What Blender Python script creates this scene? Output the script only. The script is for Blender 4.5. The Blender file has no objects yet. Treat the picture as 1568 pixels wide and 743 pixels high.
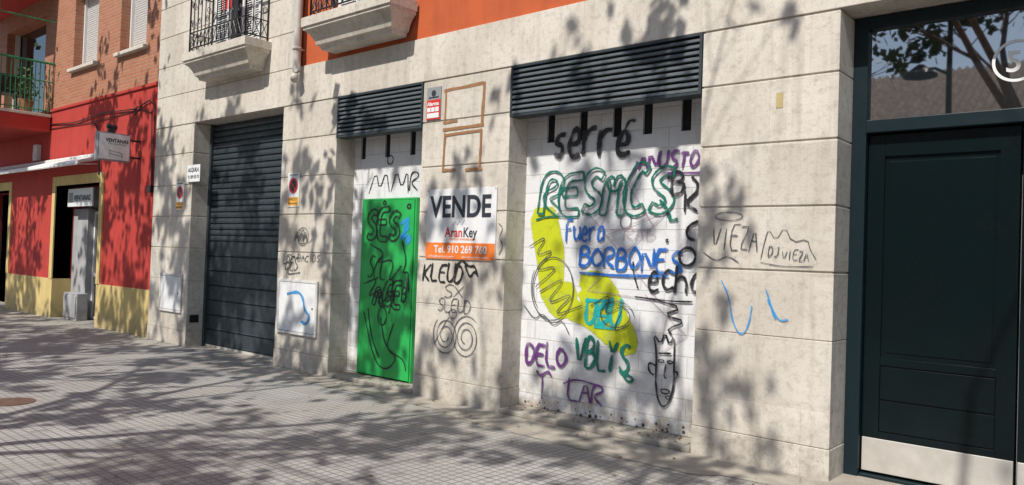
import bpy, math, random
import numpy as np
from mathutils import Vector, Matrix
random.seed(7)
S=bpy.context.scene
S.view_settings.view_transform='Standard'
S.view_settings.look='None'
S.view_settings.exposure=0
COL=S.collection
# ---------------------------------------------------------------- materials
def newmat(name):
    m=bpy.data.materials.new(name); m.use_nodes=True
    nt=m.node_tree; b=nt.nodes['Principled BSDF']
    return m,nt,b
def N(nt,t,**k):
    n=nt.nodes.new(t)
    for a,v in k.items(): setattr(n,a,v)
    return n
def L(nt,a,b): nt.links.new(a,b)
def mth(nt,op,a,b=None,c=None,clamp=False):
    n=N(nt,'ShaderNodeMath',operation=op); n.use_clamp=clamp
    for i,v in enumerate((a,b,c)):
        if v is None: continue
        if isinstance(v,(int,float)): n.inputs[i].default_value=v
        else: L(nt,v,n.inputs[i])
    return n.outputs[0]
def mix(nt,f,a,b,mode='MIX'):
    n=N(nt,'ShaderNodeMix',data_type='RGBA',blend_type=mode)
    for i,v in ((0,f),(6,a),(7,b)):
        if isinstance(v,(int,float)): n.inputs[i].default_value=v
        elif isinstance(v,tuple): n.inputs[i].default_value=(v[0],v[1],v[2],1)
        else: L(nt,v,n.inputs[i])
    return n.outputs[2]
def noise(nt,vec,scale,detail=4,rough=.55):
    n=N(nt,'ShaderNodeTexNoise'); n.inputs['Scale'].default_value=scale
    n.inputs['Detail'].default_value=detail; n.inputs['Roughness'].default_value=rough
    L(nt,vec,n.inputs['Vector']); return n.outputs['Fac']
def ramp(nt,f,a,b,lo=0.,hi=1.):
    n=N(nt,'ShaderNodeMapRange'); n.clamp=True
    L(nt,f,n.inputs[0]); n.inputs[1].default_value=a;n.inputs[2].default_value=b
    n.inputs[3].default_value=lo;n.inputs[4].default_value=hi
    return n.outputs[0]
def coords(nt):
    tc=N(nt,'ShaderNodeTexCoord'); s=N(nt,'ShaderNodeSeparateXYZ'); L(nt,tc.outputs['Object'],s.inputs[0])
    return tc.outputs['Object'],s.outputs
def bump(nt,b,h,strength=.4,dist=.01):
    n=N(nt,'ShaderNodeBump'); n.inputs['Strength'].default_value=strength;n.inputs['Distance'].default_value=dist
    L(nt,h,n.inputs['Height']); L(nt,n.outputs[0],b.inputs['Normal'])
def wallvec(nt,xyz):
    c=N(nt,'ShaderNodeCombineXYZ'); L(nt,mth(nt,'ADD',xyz[0],xyz[1]),c.inputs[0]); L(nt,xyz[2],c.inputs[1]); return c.outputs[0]

def m_stone(name,c1,c2,dirt=(.20,.17,.135)):
    m,nt,b=newmat(name); v,x=coords(nt)
    n1=noise(nt,v,1.3,4,.6); n2=noise(nt,v,14,3,.65); n3=noise(nt,v,70,1,.6)
    c=mix(nt,ramp(nt,n1,.35,.65),c1,c2)
    br=N(nt,'ShaderNodeTexBrick'); br.offset=.5
    L(nt,wallvec(nt,x),br.inputs['Vector']); br.inputs['Scale'].default_value=1
    br.inputs['Brick Width'].default_value=.62; br.inputs['Row Height'].default_value=.512
    br.inputs['Mortar Size'].default_value=.0015; br.inputs['Bias'].default_value=0
    br.inputs['Color1'].default_value=(.88,.87,.86,1); br.inputs['Color2'].default_value=(1.05,1.04,1.03,1); br.inputs['Mortar'].default_value=(.78,.76,.73,1)
    c=mix(nt,1.,c,br.outputs['Color'],'MULTIPLY')
    c=mix(nt,ramp(nt,n2,.50,.75,0,.42),c,dirt)
    c=mix(nt,ramp(nt,n3,.6,.72,0,.38),c,dirt)
    low=mth(nt,'MULTIPLY',ramp(nt,x[2],0.,.7,1,0),ramp(nt,noise(nt,v,3.5,4,.7),.35,.7,.15,1))
    c=mix(nt,mth(nt,'MULTIPLY',low,.7),c,dirt)
    sc=N(nt,'ShaderNodeMapping'); sc.inputs['Scale'].default_value=(7,7,.5); L(nt,v,sc.inputs[0])
    st=ramp(nt,noise(nt,sc.outputs[0],1.,3,.6),.52,.8,0,.45)
    c=mix(nt,st,c,dirt)
    L(nt,c,b.inputs['Base Color']); b.inputs['Roughness'].default_value=.75
    bump(nt,b,noise(nt,v,20,2,.7),.35,.007)
    return m
STONE=m_stone('limestone',(.56,.51,.43),(.67,.625,.55))
STONE2=m_stone('limestone_trim',(.58,.53,.45),(.66,.62,.54))
def m_plaster(name,c,d,sc=3.,grime=.35,bs=.3):
    m,nt,b=newmat(name); v,x=coords(nt)
    n1=noise(nt,v,sc,4,.6)
    col=mix(nt,ramp(nt,n1,.35,.7),c,d)
    s=N(nt,'ShaderNodeMapping'); s.inputs['Scale'].default_value=(5,5,.4); L(nt,v,s.inputs[0])
    col=mix(nt,ramp(nt,noise(nt,s.outputs[0],1.,3,.6),.5,.8,0,grime),col,tuple(i*.45 for i in c))
    low=mth(nt,'MULTIPLY',ramp(nt,x[2],0.,.4,1,0),ramp(nt,noise(nt,v,6,4,.7),.35,.65,.1,.7))
    col=mix(nt,low,col,(.17,.15,.12) if bs<.5 else d)
    L(nt,col,b.inputs['Base Color']); b.inputs['Roughness'].default_value=.85
    bump(nt,b,noise(nt,v,60,2,.6),bs,.004); return m
ORANGE=m_plaster('terracotta_render',(.52,.105,.03),(.44,.088,.025))
RED=m_plaster('red_paint',(.47,.040,.028),(.39,.034,.024),2.,.35)
YEL=m_plaster('yellow_paint',(.64,.49,.20),(.56,.42,.16),3.,.4)
GREYR=m_plaster('grey_render',(.40,.40,.40),(.31,.31,.31),3.,.3)
CONC=m_plaster('concrete',(.46,.41,.34),(.26,.235,.195),2.2,.2,.8)
def m_brick(name,c1,c2,mo,bw,rh,ms,b_str=.6,grime=None,off=.5,dist=.01):
    m,nt,b=newmat(name); v,x=coords(nt)
    br=N(nt,'ShaderNodeTexBrick'); br.offset=off
    wv=wallvec(nt,x); L(nt,wv,br.inputs['Vector']); br.inputs['Scale'].default_value=1
    br.inputs['Brick Width'].default_value=bw; br.inputs['Row Height'].default_value=rh
    br.inputs['Mortar Size'].default_value=ms; br.inputs['Mortar Smooth'].default_value=.4
    for k,c in (('Color1',c1),('Color2',c2),('Mortar',mo)): br.inputs[k].default_value=(*c,1)
    n1=noise(nt,v,2.2,4,.65); n2=noise(nt,v,30,3,.6)
    c=br.outputs['Color']
    if grime:
        c=mix(nt,ramp(nt,n1,.43,.75,0,.45),c,grime)
        low=mth(nt,'MULTIPLY',ramp(nt,x[2],0.,.65,1,0),ramp(nt,noise(nt,v,7,5,.7),.4,.62,0,.9))
        c=mix(nt,low,c,(.32,.25,.16))
        c=mix(nt,ramp(nt,n2,.6,.72,0,.35),c,(.36,.35,.33))
        s=N(nt,'ShaderNodeMapping'); s.inputs['Scale'].default_value=(9,9,.6); L(nt,v,s.inputs[0])
        c=mix(nt,ramp(nt,noise(nt,s.outputs[0],1.,3,.6),.55,.8,0,.4),c,(.38,.36,.33))
    else:
        c=mix(nt,ramp(nt,n2,.35,.75,0,.5),c,tuple(i*.6 for i in c1))
    L(nt,c,b.inputs['Base Color']); b.inputs['Roughness'].default_value=.8
    h=mth(nt,'ADD',mth(nt,'MULTIPLY',br.outputs['Fac'],-1.),mth(nt,'MULTIPLY',n2,.5)); bump(nt,b,h,b_str,dist)
    return m
BRICK=m_brick('facing_brick',(.46,.185,.095),(.38,.135,.065),(.34,.26,.20),.25,.065,.008,.5)
PBRICK=m_brick('painted_blockwork',(.74,.74,.735),(.67,.68,.685),(.57,.56,.54),.5,.19,.005,.6,(.54,.52,.49),.5,.010)
def m_flat(name,c,rough=.5,metal=0.,var=.25,bs=.1,scale=12,spec=.5):
    m,nt,b=newmat(name); v,x=coords(nt)
    n=noise(nt,v,scale,3,.6)
    L(nt,mix(nt,ramp(nt,n,.3,.75),c,tuple(i*(1-var) for i in c)),b.inputs['Base Color'])
    L(nt,ramp(nt,n,.3,.7,max(rough-.08,.02),min(rough+.12,1)),b.inputs['Roughness'])
    b.inputs['Metallic'].default_value=metal; b.inputs['Specular IOR Level'].default_value=spec
    if bs>=.3: bump(nt,b,n,bs,.002)
    return m
SLATE=m_flat('slate_painted_metal',(.036,.050,.058),.5,0,.4)
LOUV=m_flat('louvre_painted_metal',(.095,.112,.12),.5,0,.35)
DOORM=m_flat('dark_lacquer',(.004,.010,.011),.22,0,.4,.05,3,.22)
DOORF=m_flat('dark_frame',(.008,.020,.025),.35,0,.3,.05,12,.3)
STEEL=m_flat('brushed_steel',(.66,.62,.56),.45,.3,.3,.1,5)
WHITE=m_flat('white_plastic',(.76,.76,.75),.5,0,.1)
OFFW=m_flat('white_paint_worn',(.68,.67,.64),.6,0,.22)
BLACKM=m_flat('black_iron',(.015,.015,.016),.5,0,.3)
GREENM=m_flat('green_paint_door',(.02,.43,.085),.42,0,.3,.1,3)
GREENR=m_flat('green_rail',(.02,.22,.08),.45,0,.3)
REDP=m_flat('red_print',(.62,.03,.025),.5,0,.1)
ORP=m_flat('orange_print',(.85,.20,.03),.45,0,.06)
YLP=m_flat('yellow_print',(.85,.42,.04),.45,0,.1)
INK=m_flat('dark_ink',(.03,.035,.05),.5,0,.1)
GREY=m_flat('grey_print',(.27,.28,.29),.5,0,.1)
TAPE=m_flat('brown_tape',(.36,.18,.08),.45,0,.3)
DARK=m_flat('dark_interior',(.012,.012,.013),.9,0,.2,0)
PIPE=m_flat('painted_pipe',(.56,.53,.47),.45,0,.2)
RUST=m_flat('rusty_iron',(.16,.09,.06),.7,.2,.4)
CHIP=m_flat('broken_mortar',(.12,.085,.055),.9,0,.3,0)
PAPER=m_flat('faded_paper',(.52,.42,.20),.8,0,.25,0)
BLIND=m_flat('roller_blind',(.70,.69,.66),.5,0,.1)
BARK=m_flat('bark',(.17,.14,.10),.9,0,.5,.8,9)
ASPH=m_flat('asphalt',(.055,.055,.057),.9,0,.4,.5,40)
LINE=m_flat('road_paint',(.7,.7,.68),.7,0,.25)
KERB=m_flat('granite_kerb',(.30,.29,.28),.8,0,.3,.3,30)
TILER=m_flat('clay_roof_tile',(.45,.32,.24),.85,0,.5,.3,5)
POT=m_flat('terracotta_pot',(.40,.16,.08),.8,0,.2)
OPPW=m_plaster('pale_render',(.50,.42,.32),(.44,.37,.28))
def m_glass(name,ior=2.1):
    m,nt,b=newmat(name); v,x=coords(nt)
    b.inputs['Base Color'].default_value=(.012,.016,.018,1); b.inputs['Roughness'].default_value=.02
    b.inputs['IOR'].default_value=ior
    bump(nt,b,noise(nt,v,1.2,1,.5),.03,.02); return m
GLASS=m_glass('window_glass'); GLASS2=m_glass('reflective_glass',3.4)
def m_paint(name,c,edge=.7,op=1.,lump=.7):
    m,nt,b=newmat(name)
    uv=N(nt,'ShaderNodeUVMap'); s=N(nt,'ShaderNodeSeparateXYZ'); L(nt,uv.outputs[0],s.inputs[0])
    v,x=coords(nt)
    d=mth(nt,'MULTIPLY',mth(nt,'ABSOLUTE',mth(nt,'SUBTRACT',s.outputs[1],.5)),2.)
    n=noise(nt,v,55,1,.7); n2=noise(nt,v,9,2,.6)
    d2=mth(nt,'ADD',d,mth(nt,'MULTIPLY',mth(nt,'SUBTRACT',n,.5),lump))
    a=ramp(nt,d2,edge,1.02,op,0)
    a=mth(nt,'MULTIPLY',a,ramp(nt,n2,.28,.48,.6,1))
    b.inputs['Base Color'].default_value=(*c,1); b.inputs['Roughness'].default_value=.55
    L(nt,a,b.inputs['Alpha']); return m
P_BLACK=m_paint('spray_black',(.015,.015,.017),.75)
P_THIN=m_paint('marker_grey',(.06,.06,.065),.6,.9)
P_PINK=m_paint('spray_faded_pink',(.42,.30,.33),.5,.5)
P_GREEN=m_paint('spray_green',(.004,.15,.105),.8,1.)
P_BLUE=m_paint('spray_blue',(.008,.12,.46),.7,.97)
P_SKY=m_paint('spray_light_blue',(.03,.30,.66),.5,.85)
P_PURP=m_paint('spray_purple',(.13,.03,.18),.7,.95)
P_YEL=m_paint('spray_yellow',(.52,.57,.01),.9,.97,.3)
P_TEAL=m_paint('spray_teal',(.01,.42,.40),.6,.95)
def m_pave():
    m,nt,b=newmat('hydraulic_tiles'); v,x=coords(nt)
    def br(w,ms):
        k=N(nt,'ShaderNodeTexBrick'); k.offset=0; k.inputs['Scale'].default_value=1
        k.inputs['Brick Width'].default_value=w; k.inputs['Row Height'].default_value=w; k.inputs['Mortar Size'].default_value=ms
        k.inputs['Mortar Smooth'].default_value=.3
        L(nt,v,k.inputs['Vector']); return k
    k=br(.075,.0075); k2=br(.3,.006)
    k2.inputs['Color1'].default_value=(.38,.37,.355,1); k2.inputs['Color2'].default_value=(.30,.295,.285,1); k2.inputs['Mortar'].default_value=(.16,.15,.14,1)
    n1=noise(nt,v,.7,5,.6); n2=noise(nt,v,25,3,.6)
    c=mix(nt,k.outputs['Fac'],k2.outputs['Color'],(.155,.148,.135))
    c=mix(nt,ramp(nt,n1,.35,.7,0,.6),c,(.28,.255,.22))
    c=mix(nt,ramp(nt,n2,.55,.8,0,.4),c,(.17,.16,.145))
    sp=ramp(nt,noise(nt,v,6,1,.5),.66,.71,0,.5)
    c=mix(nt,sp,c,(.13,.12,.11))
    # dust gathering toward the facade
    c=mix(nt,mth(nt,'MULTIPLY',ramp(nt,x[1],-1.1,-.1,0,.7),ramp(nt,n1,.3,.6)),c,(.36,.32,.26))
    L(nt,c,b.inputs['Base Color']); b.inputs['Roughness'].default_value=.7
    h=mth(nt,'SUBTRACT',mth(nt,'MULTIPLY',n2,.3),mth(nt,'MAXIMUM',k.outputs['Fac'],k2.outputs['Fac']))
    bump(nt,b,h,.6,.006); return m
PAVE=m_pave()
def m_leaf():
    m,nt,b=newmat('leaf'); v,x=coords(nt)
    L(nt,mix(nt,ramp(nt,noise(nt,v,1.5,1),.35,.65),(.05,.10,.02),(.10,.15,.035)),b.inputs['Base Color'])
    b.inputs['Roughness'].default_value=.6; return m
LEAF=m_leaf()
# ---------------------------------------------------------------- mesh builder
class MB:
    def __init__(s): s.v=[];s.f=[];s.uv=None
    def box(s,x0,x1,y0,y1,z0,z1):
        i=len(s.v)
        s.v+=[(x0,y0,z0),(x1,y0,z0),(x1,y1,z0),(x0,y1,z0),(x0,y0,z1),(x1,y0,z1),(x1,y1,z1),(x0,y1,z1)]
        s.f+=[(i,i+3,i+2,i+1),(i+4,i+5,i+6,i+7),(i,i+1,i+5,i+4),(i+1,i+2,i+6,i+5),(i+2,i+3,i+7,i+6),(i+3,i,i+4,i+7)]; return s
    def prism(s,prof,x0,x1,axis='x'):
        i=len(s.v);n=len(prof)
        for X in (x0,x1):
            for a,b in prof: s.v.append((X,a,b) if axis=='x' else (a,X,b))
        for k in range(n): s.f.append((i+k,i+(k+1)%n,i+n+(k+1)%n,i+n+k))
        s.f.append(tuple(i+k for k in range(n))[::-1]); s.f.append(tuple(i+n+k for k in range(n))); return s
    def loft(s,rings):
        i=len(s.v)
        for (x0,x1,y0,y1,z) in rings: s.v+=[(x0,y0,z),(x1,y0,z),(x1,y1,z),(x0,y1,z)]
        for j in range(len(rings)-1):
            for k in range(4): a=i+4*j+k;b=i+4*j+(k+1)%4; s.f.append((a,b,b+4,a+4))
        s.f.append((i+3,i+2,i+1,i)); e=i+4*(len(rings)-1); s.f.append((e,e+1,e+2,e+3)); return s
    def tube(s,pts,r,n=8,cap=True):
        pts=[Vector(p) for p in pts]; m=len(pts)
        if not hasattr(r,'__len__'): r=[r]*m
        base=len(s.v); up=Vector((0,0,1))
        for i,p in enumerate(pts):
            t=(pts[min(i+1,m-1)]-pts[max(i-1,0)]).normalized()
            a=t.cross(up if abs(t.z)<.95 else Vector((0,1,0))).normalized(); b=t.cross(a)
            for k in range(n):
                w=2*math.pi*k/n; q=p+(a*math.cos(w)+b*math.sin(w))*r[i]; s.v.append(tuple(q))
        for i in range(m-1):
            for k in range(n):
                A=base+i*n+k;B=base+i*n+(k+1)%n; s.f.append((A,B,B+n,A+n))
        if cap:
            s.f.append(tuple(base+k for k in range(n))[::-1]); s.f.append(tuple(base+(m-1)*n+k for k in range(n)))
        return s
    def disc(s,cx,cz,r,y,r2=0,n=32,thick=.003):
        if r2==0:
            s.prism([(cx+r*math.cos(2*math.pi*k/n),cz+r*math.sin(2*math.pi*k/n)) for k in range(n)],y-thick,y,'y')
        else:
            i=len(s.v)
            for k in range(n):
                w=2*math.pi*k/n
                for rr in (r,r2): s.v.append((cx+rr*math.cos(w),y-thick,cz+rr*math.sin(w)))
            for k in range(n):
                a=i+2*k;b=i+2*((k+1)%n); s.f.append((a,b,b+1,a+1))
        return s
    def build(s,name,mat,parent=None,bevel=0,smooth=False,uv=None):
        me=bpy.data.meshes.new(name); me.from_pydata(s.v,[],s.f); me.validate(); 
        me.materials.append(mat)
        if uv is not None:
            l=me.uv_layers.new(name='UVMap')
            for lp in me.loops: l.data[lp.index].uv=uv[lp.vertex_index]
        if smooth:
            for p in me.polygons: p.use_smooth=True
        o=bpy.data.objects.new(name,me); COL.objects.link(o)
        if bevel:
            b=o.modifiers.new('bevel','BEVEL'); b.width=bevel; b.segments=2; b.limit_method='ANGLE'
        if parent: o.parent=parent
        return o
def E(name):
    o=bpy.data.objects.new(name,None); COL.objects.link(o); return o
def text(name,body,x,z,size,mat,parent,y,width=None,align='LEFT',rotz=0,bold=0.,axis='front'):
    c=bpy.data.curves.new(name,'FONT'); c.body=body; c.size=size; c.align_x=align; c.offset=bold; c.extrude=.0008
    o=bpy.data.objects.new(name,c); COL.objects.link(o)
    bpy.context.view_layer.update()
    me=bpy.data.meshes.new_from_object(o); bpy.data.objects.remove(o)
    o=bpy.data.objects.new(name,me); COL.objects.link(o); me.materials.clear(); me.materials.append(mat)
    if width:
        w=max(v.co.x for v in me.vertices)-min(v.co.x for v in me.vertices)
        for v in me.vertices: v.co.x*=width/w
    if axis=='front': me.transform(Matrix.Translation((x,y,z))@Matrix.Rotation(math.pi/2,4,'X'))
    else: me.transform(Matrix.Translation((x,y,z))@Matrix.Rotation(math.pi/2,4,'Z')@Matrix.Rotation(math.pi/2,4,'X'))
    o.parent=parent; return o
def wallholes(mb,x0,x1,z0,z1,y0,y1,holes):
    xs=sorted(set([x0,x1]+[h[i] for h in holes for i in (0,1) if x0<h[i]<x1]))
    zs=sorted(set([z0,z1]+[h[i] for h in holes for i in (2,3) if z0<h[i]<z1]))
    for a,b in zip(xs,xs[1:]):
        for c,d in zip(zs,zs[1:]):
            mx=(a+b)/2;mz=(c+d)/2
            if any(h[0]<mx<h[1] and h[2]<mz<h[3] for h in holes): continue
            mb.box(a,b,y0,y1,c,d)
# ================================================================= STONE BUILDING
SB=E('stone_building')
XL=-13.25
pillars=[(XL,-11.92),(-9.40,-8.17),(-6.56,-5.24),(-3.08,-1.95),(1.0,3.2)]
co=[0,.24,1.05,1.575,2.085,2.595,3.105,3.575]
mb=MB(); core=MB()
for a,b in pillars:
    core.box(a+.012,b-.012,.014,.6,0,3.575)
    for c,d in zip(co,co[1:]):
        g=.004 if d<1.2 else .014
        if c==0: mb.box(a-.004,b+.004,-.006,.59,c,d-g)
        else: mb.box(a,b,0,.59,c,d-g)
core.build('pillar_core',STONE,SB)
mb.build('pillar_cladding',STONE,SB,bevel=.005)
mb=MB()
holes=[(-11.35,-10.05,4.53,6.8),(-8.2,-7.1,4.53,6.8)]
lo=MB(); lo.box(XL,8,.0,.6,3.579,4.085); lo.build('lintel_band',STONE,SB,bevel=.004)
mb.box(3.2,8,0.002,.6,0,3.575); mb.build('side_wall',STONE,SB)
up=MB()
back=MB(); wallholes(back,XL+.01,-9.05,4.086,13,.014,.6,holes)
zz=[4.095,4.6,5.11,5.62,6.13,6.64,7.2,7.8,8.4,9,9.6,10.2,10.8,11.4,12,13]
for c,d in zip(zz,zz[1:]): wallholes(up,XL,-9.05,c,d-.014,0,.59,holes)
back.build('upper_core',STONE,SB); up.build('upper_stone_courses',STONE,SB)
orw=MB(); wallholes(orw,-9.05,8,4.086,13,.03,.6,holes); orw.build('upper_render',ORANGE,SB)
MB().box(XL,8,.6,9,-.1,12.9).build('building_mass',GREYR,SB)
MB().box(XL-.2,8.2,-.25,9,13.0,13.25).build('roof_cornice',STONE2,SB)
bw=MB()
bw.box(-8.17,-6.56,.30,.595,.06,2.80); bw.box(-5.24,-3.08,.30,.595,.06,2.80)
def teeth(x0,x1,gaps):
    xs=x0
    for g in gaps: bw.box(xs,g-.05,.30,.595,2.80,3.12); xs=g+.05
    bw.box(xs,x1,.30,.595,2.80,3.12)
G2=[-8.0,-7.52,-7.05]; G3=[-4.93,-4.52,-4.12,-3.78,-3.38]
teeth(-8.17,-6.56,G2); teeth(-5.24,-3.08,G3)
bw.build('blockwork_infill',PBRICK,SB)
m=MB()
for g in G2+G3: m.box(g-.0499,g+.0499,.325,.59,2.801,3.119)  # near-black blocks fill the gaps, shade put in as colour
m.build('gap_back',DARK,SB)
MB().box(-8.17,-6.56,.20,.6,3.125,3.575).box(-5.24,-3.08,.2,.6,3.125,3.575).build('shutter_box_back',DARK,SB)
sill=MB(); sill.box(-8.165,-6.565,-.02,.598,.0,.055); sill.box(-5.235,-3.085,-.03,.598,0,.055); sill.build('rough_sill',CONC,SB,bevel=.015)
wh=MB()
for x in list(np.arange(-5.12,-3.15,.13)):
    if random.random()<.7:
        r=random.uniform(.006,.014); wh.disc(x+random.uniform(-.04,.04),.12+random.uniform(-.02,.03),r,.2985,thick=.002,n=random.choice((5,6,7)))
for i in range(26):
    wh.disc(random.uniform(-5.2,-3.1),random.uniform(.06,.10),random.uniform(.008,.02),.2985,thick=.0015,n=5)
wh.build('mortar_chips',CHIP,SB)
def louvre(x0,x1,z0,z1,n,y=-.015,name='louvre'):
    m=MB(); t=.024
    m.box(x0,x1,y,.15,z1-t,z1); m.box(x0,x1,y,.15,z0,z0+t); m.box(x0,x0+t,y,.15,z0+t,z1-t); m.box(x1-t,x1,y,.15,z0+t,z1-t)
    m.build(name+'_frame',SLATE,SB,bevel=.003)
    m=MB(); h=(z1-z0-2*t)/n
    for i in range(n):
        z=z0+t+h*i
        m.prism([(y+.006,z+.008),(y+.012,z+.004),(y+.06,z+.004),(y+.06,z+h-.008),(y+.05,z+h-.008),(y+.022,z+h*.72),(y+.008,z+h*.4)],x0+t,x1-t)
    m.build(name,LOUV,SB)
    MB().box(x0+t,x1-t,.07,.12,z0+t,z1-t).build(name+'_back',DARK,SB)
louvre(-8.165,-6.565,3.045,3.572,9); louvre(-5.235,-3.085,3.045,3.572,9)
g=MB()
z=3.55
g.box(-11.9,-9.42,.34,.4,0,3.57)
while z>1.75:
    g.prism([(.335,z),(.31,z-.012),(.305,z-.045),(.31,z-.078),(.335,z-.086)],-11.86,-9.43); z-=.093
while z>.1:
    h=min(.235,z-.02); g.prism([(.335,z-.004),(.318,z-.012),(.316,z-h+.02),(.30,z-h+.008),(.335,z-h+.004)],-11.86,-9.43); z-=.235
g.box(-11.915,-11.86,.27,.42,0,3.57); g.box(-9.43,-9.405,.27,.42,0,3.57)
g.build('garage_shutter',SLATE,SB,bevel=.003)
MB().box(-11.86,-9.43,.30,.335,.0,.035).build('shutter_foot',STEEL,SB)
d=MB(); Y=.36
d.box(-1.95,-1.84,Y-.03,.6,0,3.57); d.box(.89,1.0,Y-.03,.6,0,3.57)
d.box(-1.84,.89,Y-.03,.6,3.47,3.57); d.box(-1.84,.89,Y-.045,.6,2.66,2.76)
d.box(-1.84,.89,Y-.01,.6,0,.03)
d.build('door_frame',DOORF,SB,bevel=.006)
def leaf(x0,x1):
    m=MB(); y=Y+.03
    m.box(x0,x1,y+.02,y+.06,.035,2.65)
    st=.12
    m.box(x0,x0+st,y,y+.02,.31,2.65); m.box(x1-st,x1,y,y+.02,.31,2.65)
    m.box(x0+st,x1-st,y,y+.02,2.48,2.65); m.box(x0+st,x1-st,y,y+.02,.31,.36)
    for a,b in ((.365,.60),(.61,.86),):
        m.box(x0+st+.003,x1-st-.003,y+.004,y+.02,a,b)
    m.box(x0+st,x1-st,y,y+.02,.87,.93)
    m.box(x0+st+.03,x1-st-.03,y+.012,y+.02,.97,2.44)
    m.build('door_leaf',DOORM,SB,bevel=.003)
    MB().box(x0+.005,x1-.005,y-.006,y+.019,.05,.305).build('kick_plate',STEEL,SB,bevel=.003)
leaf(-1.835,-.83); leaf(-.815,.885)
MB().box(-1.84,.89,Y+.02,Y+.028,2.76,3.47).build('transom_glass',GLASS2,SB)
MB().box(-1.84,.89,Y+.2,Y+.22,2.76,3.47).build('transom_dark',DARK,SB)
n=MB(); n.disc(-.865,3.105,.15,Y+.018,.130,n=48); n.build('number_ring',WHITE,SB)
text('house_number','5',-.935,3.03,.21,WHITE,SB,Y+.017,bold=.003)
def balcony(x0,x1,name,mat=STONE2):
    p=E(name); p.parent=SB
    Yf=-.42; R=[]
    for z,o in ((4.14,.20),(4.18,.185),(4.20,.15),(4.27,.125),(4.33,.085),(4.37,.04),(4.375,.022),(4.41,.022),(4.412,0),(4.53,0)):
        R.append((x0+o*.9,x1-o*.9,Yf+o,-.001,z))
    MB().loft(R).build('balcony_slab',mat,p,bevel=.004)
    r=MB(); a=x0+.12;b=x1-.1; yr=Yf+.06
    def bars(pa,pb,nn):
        pa=Vector(pa);pb=Vector(pb)
        for zz,rr in ((4.60,.011),(4.84,.009),(5.42,.009),(5.56,.018)):
            r.tube([pa+Vector((0,0,zz)),pb+Vector((0,0,zz))],rr,6)
        for i in range(nn+1):
            q=pa.lerp(pb,i/nn); r.tube([q+Vector((0,0,4.53 if i in(0,nn) else 4.6)),q+Vector((0,0,5.56))],.013 if i in (0,nn) else .0075,6)
            if i<nn:
                q2=pa.lerp(pb,(i+1)/nn)
                r.tube([q+Vector((0,0,4.6)),q2+Vector((0,0,4.84))],.006,4); r.tube([q+Vector((0,0,4.84)),q2+Vector((0,0,4.6))],.006,4)
                c=(q+q2)/2; dv=(q2-q)*.36
                if i%2==0:
                    for cz,sgn in ((4.98,1),(5.28,-1)):
                        pts=[]
                        for k in range(14):
                            w=k/13*2*math.pi*1.35; rad=1-.6*k/13
                            pts.append(c+dv*math.cos(w)*rad+Vector((0,0,cz+sgn*math.sin(w)*dv.length*1.5*rad)))
                        r.tube(pts,.005,4,False)
    bars((a,yr,0),(b,yr,0),14); bars((b,yr,0),(b,-.01,0),3); bars((a,yr,0),(a,-.01,0),3)
    r.build('railing',BLACKM,p)
balcony(-11.58,-9.77,'balcony'); balcony(-8.44,-6.72,'balcony_right_bay',STONE2)
for a,b in ((-11.35,-10.05),(-8.2,-7.1)):
    MB().box(a,b,.3,.33,4.53,6.8).build('balcony_door_glass',GLASS,SB)
    m=MB(); m.box(a,a+.07,.24,.3,4.53,6.8); m.box(b-.07,b,.24,.3,4.53,6.8); m.box((a+b)/2-.05,(a+b)/2+.05,.24,.3,4.53,6.8); m.box(a+.07,b-.07,.245,.3,4.53,4.75)
    m.build('balcony_door_frame',WHITE,SB)
    s=MB()
    for x0,x1 in ((b-.52,b-.02),(a-.02,a+.4)):
        s.box(x0,x0+.05,-.02,.02,4.56,6.75); s.box(x1-.05,x1,-.02,.02,4.56,6.75); s.box(x0+.05,x1-.05,-.02,.02,4.56,4.64); s.box(x0+.05,x1-.05,-.02,.02,5.6,5.68)
        z=4.66
        while z<5.58: s.prism([(-.01,z),(.012,z+.03),(.018,z+.03),(-.004,z)],x0+.05,x1-.05); z+=.035
        z=5.7
        while z<6.7: s.prism([(-.01,z),(.012,z+.03),(.018,z+.03),(-.004,z)],x0+.05,x1-.05); z+=.035
    s.build('window_shutter',WHITE,SB)
fl=MB()
for i in range(8):
    fl.box(-10.62+i*.03,-10.59+i*.03,-.30+.015*math.sin(i*1.3),-.296+.015*math.sin(i*1.3),5.05,5.5)
fl.build('hanging_flag',REDP)
p=MB(); p.tube([(-9.0,-.09,12.9),(-9.0,-.09,4.12),(-9.0,-.085,4.0),(-8.985,-.10,3.93),(-8.96,-.14,3.87)],[.052,.052,.052,.055,.058],14)
for z in (4.3,6.2,8.2): p.tube([(-9.0,-.09,z-.02),(-9.0,-.09,z+.02)],.06,14)
p.box(-9.02,-8.98,-.05,.03,4.29,4.31); p.build('drainpipe',PIPE,None,smooth=True)
def cabinet(name,x0,x1,z0,z1):
    p=E(name)
    m=MB(); f=.035
    m.box(x0,x1,-.03,-.007,z0,z0+f); m.box(x0,x1,-.03,-.007,z1-f,z1); m.box(x0,x0+f,-.03,-.007,z0+f,z1-f); m.box(x1-f,x1,-.03,-.007,z0+f,z1-f)
    m.build('frame',OFFW,p,bevel=.003)
    MB().box(x0+f+.006,x1-f-.006,-.027,-.008,z0+f+.006,z1-f-.006).build('cabinet_door',WHITE,p,bevel=.003)
    m=MB(); m.box(x0+f,x1-f,-.010,-.0068,z0+f,z1-f); m.disc(x1-f-.06,(z0+z1)/2,.014,-.027,thick=.004,n=16); m.build('gap_and_lock',DARK,p)
cabinet('utility_cabinet',-9.33,-8.42,.47,1.20); cabinet('meter_cabinet',-12.82,-12.08,.52,1.14)
m=MB(); m.box(-11.918,-11.905,.05,.2,.38,.5)
for i in range(5): m.box(-11.905,-11.899,.055,.195,.39+i*.022,.402+i*.022)
m.build('wall_vent',BLACKM)
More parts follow.
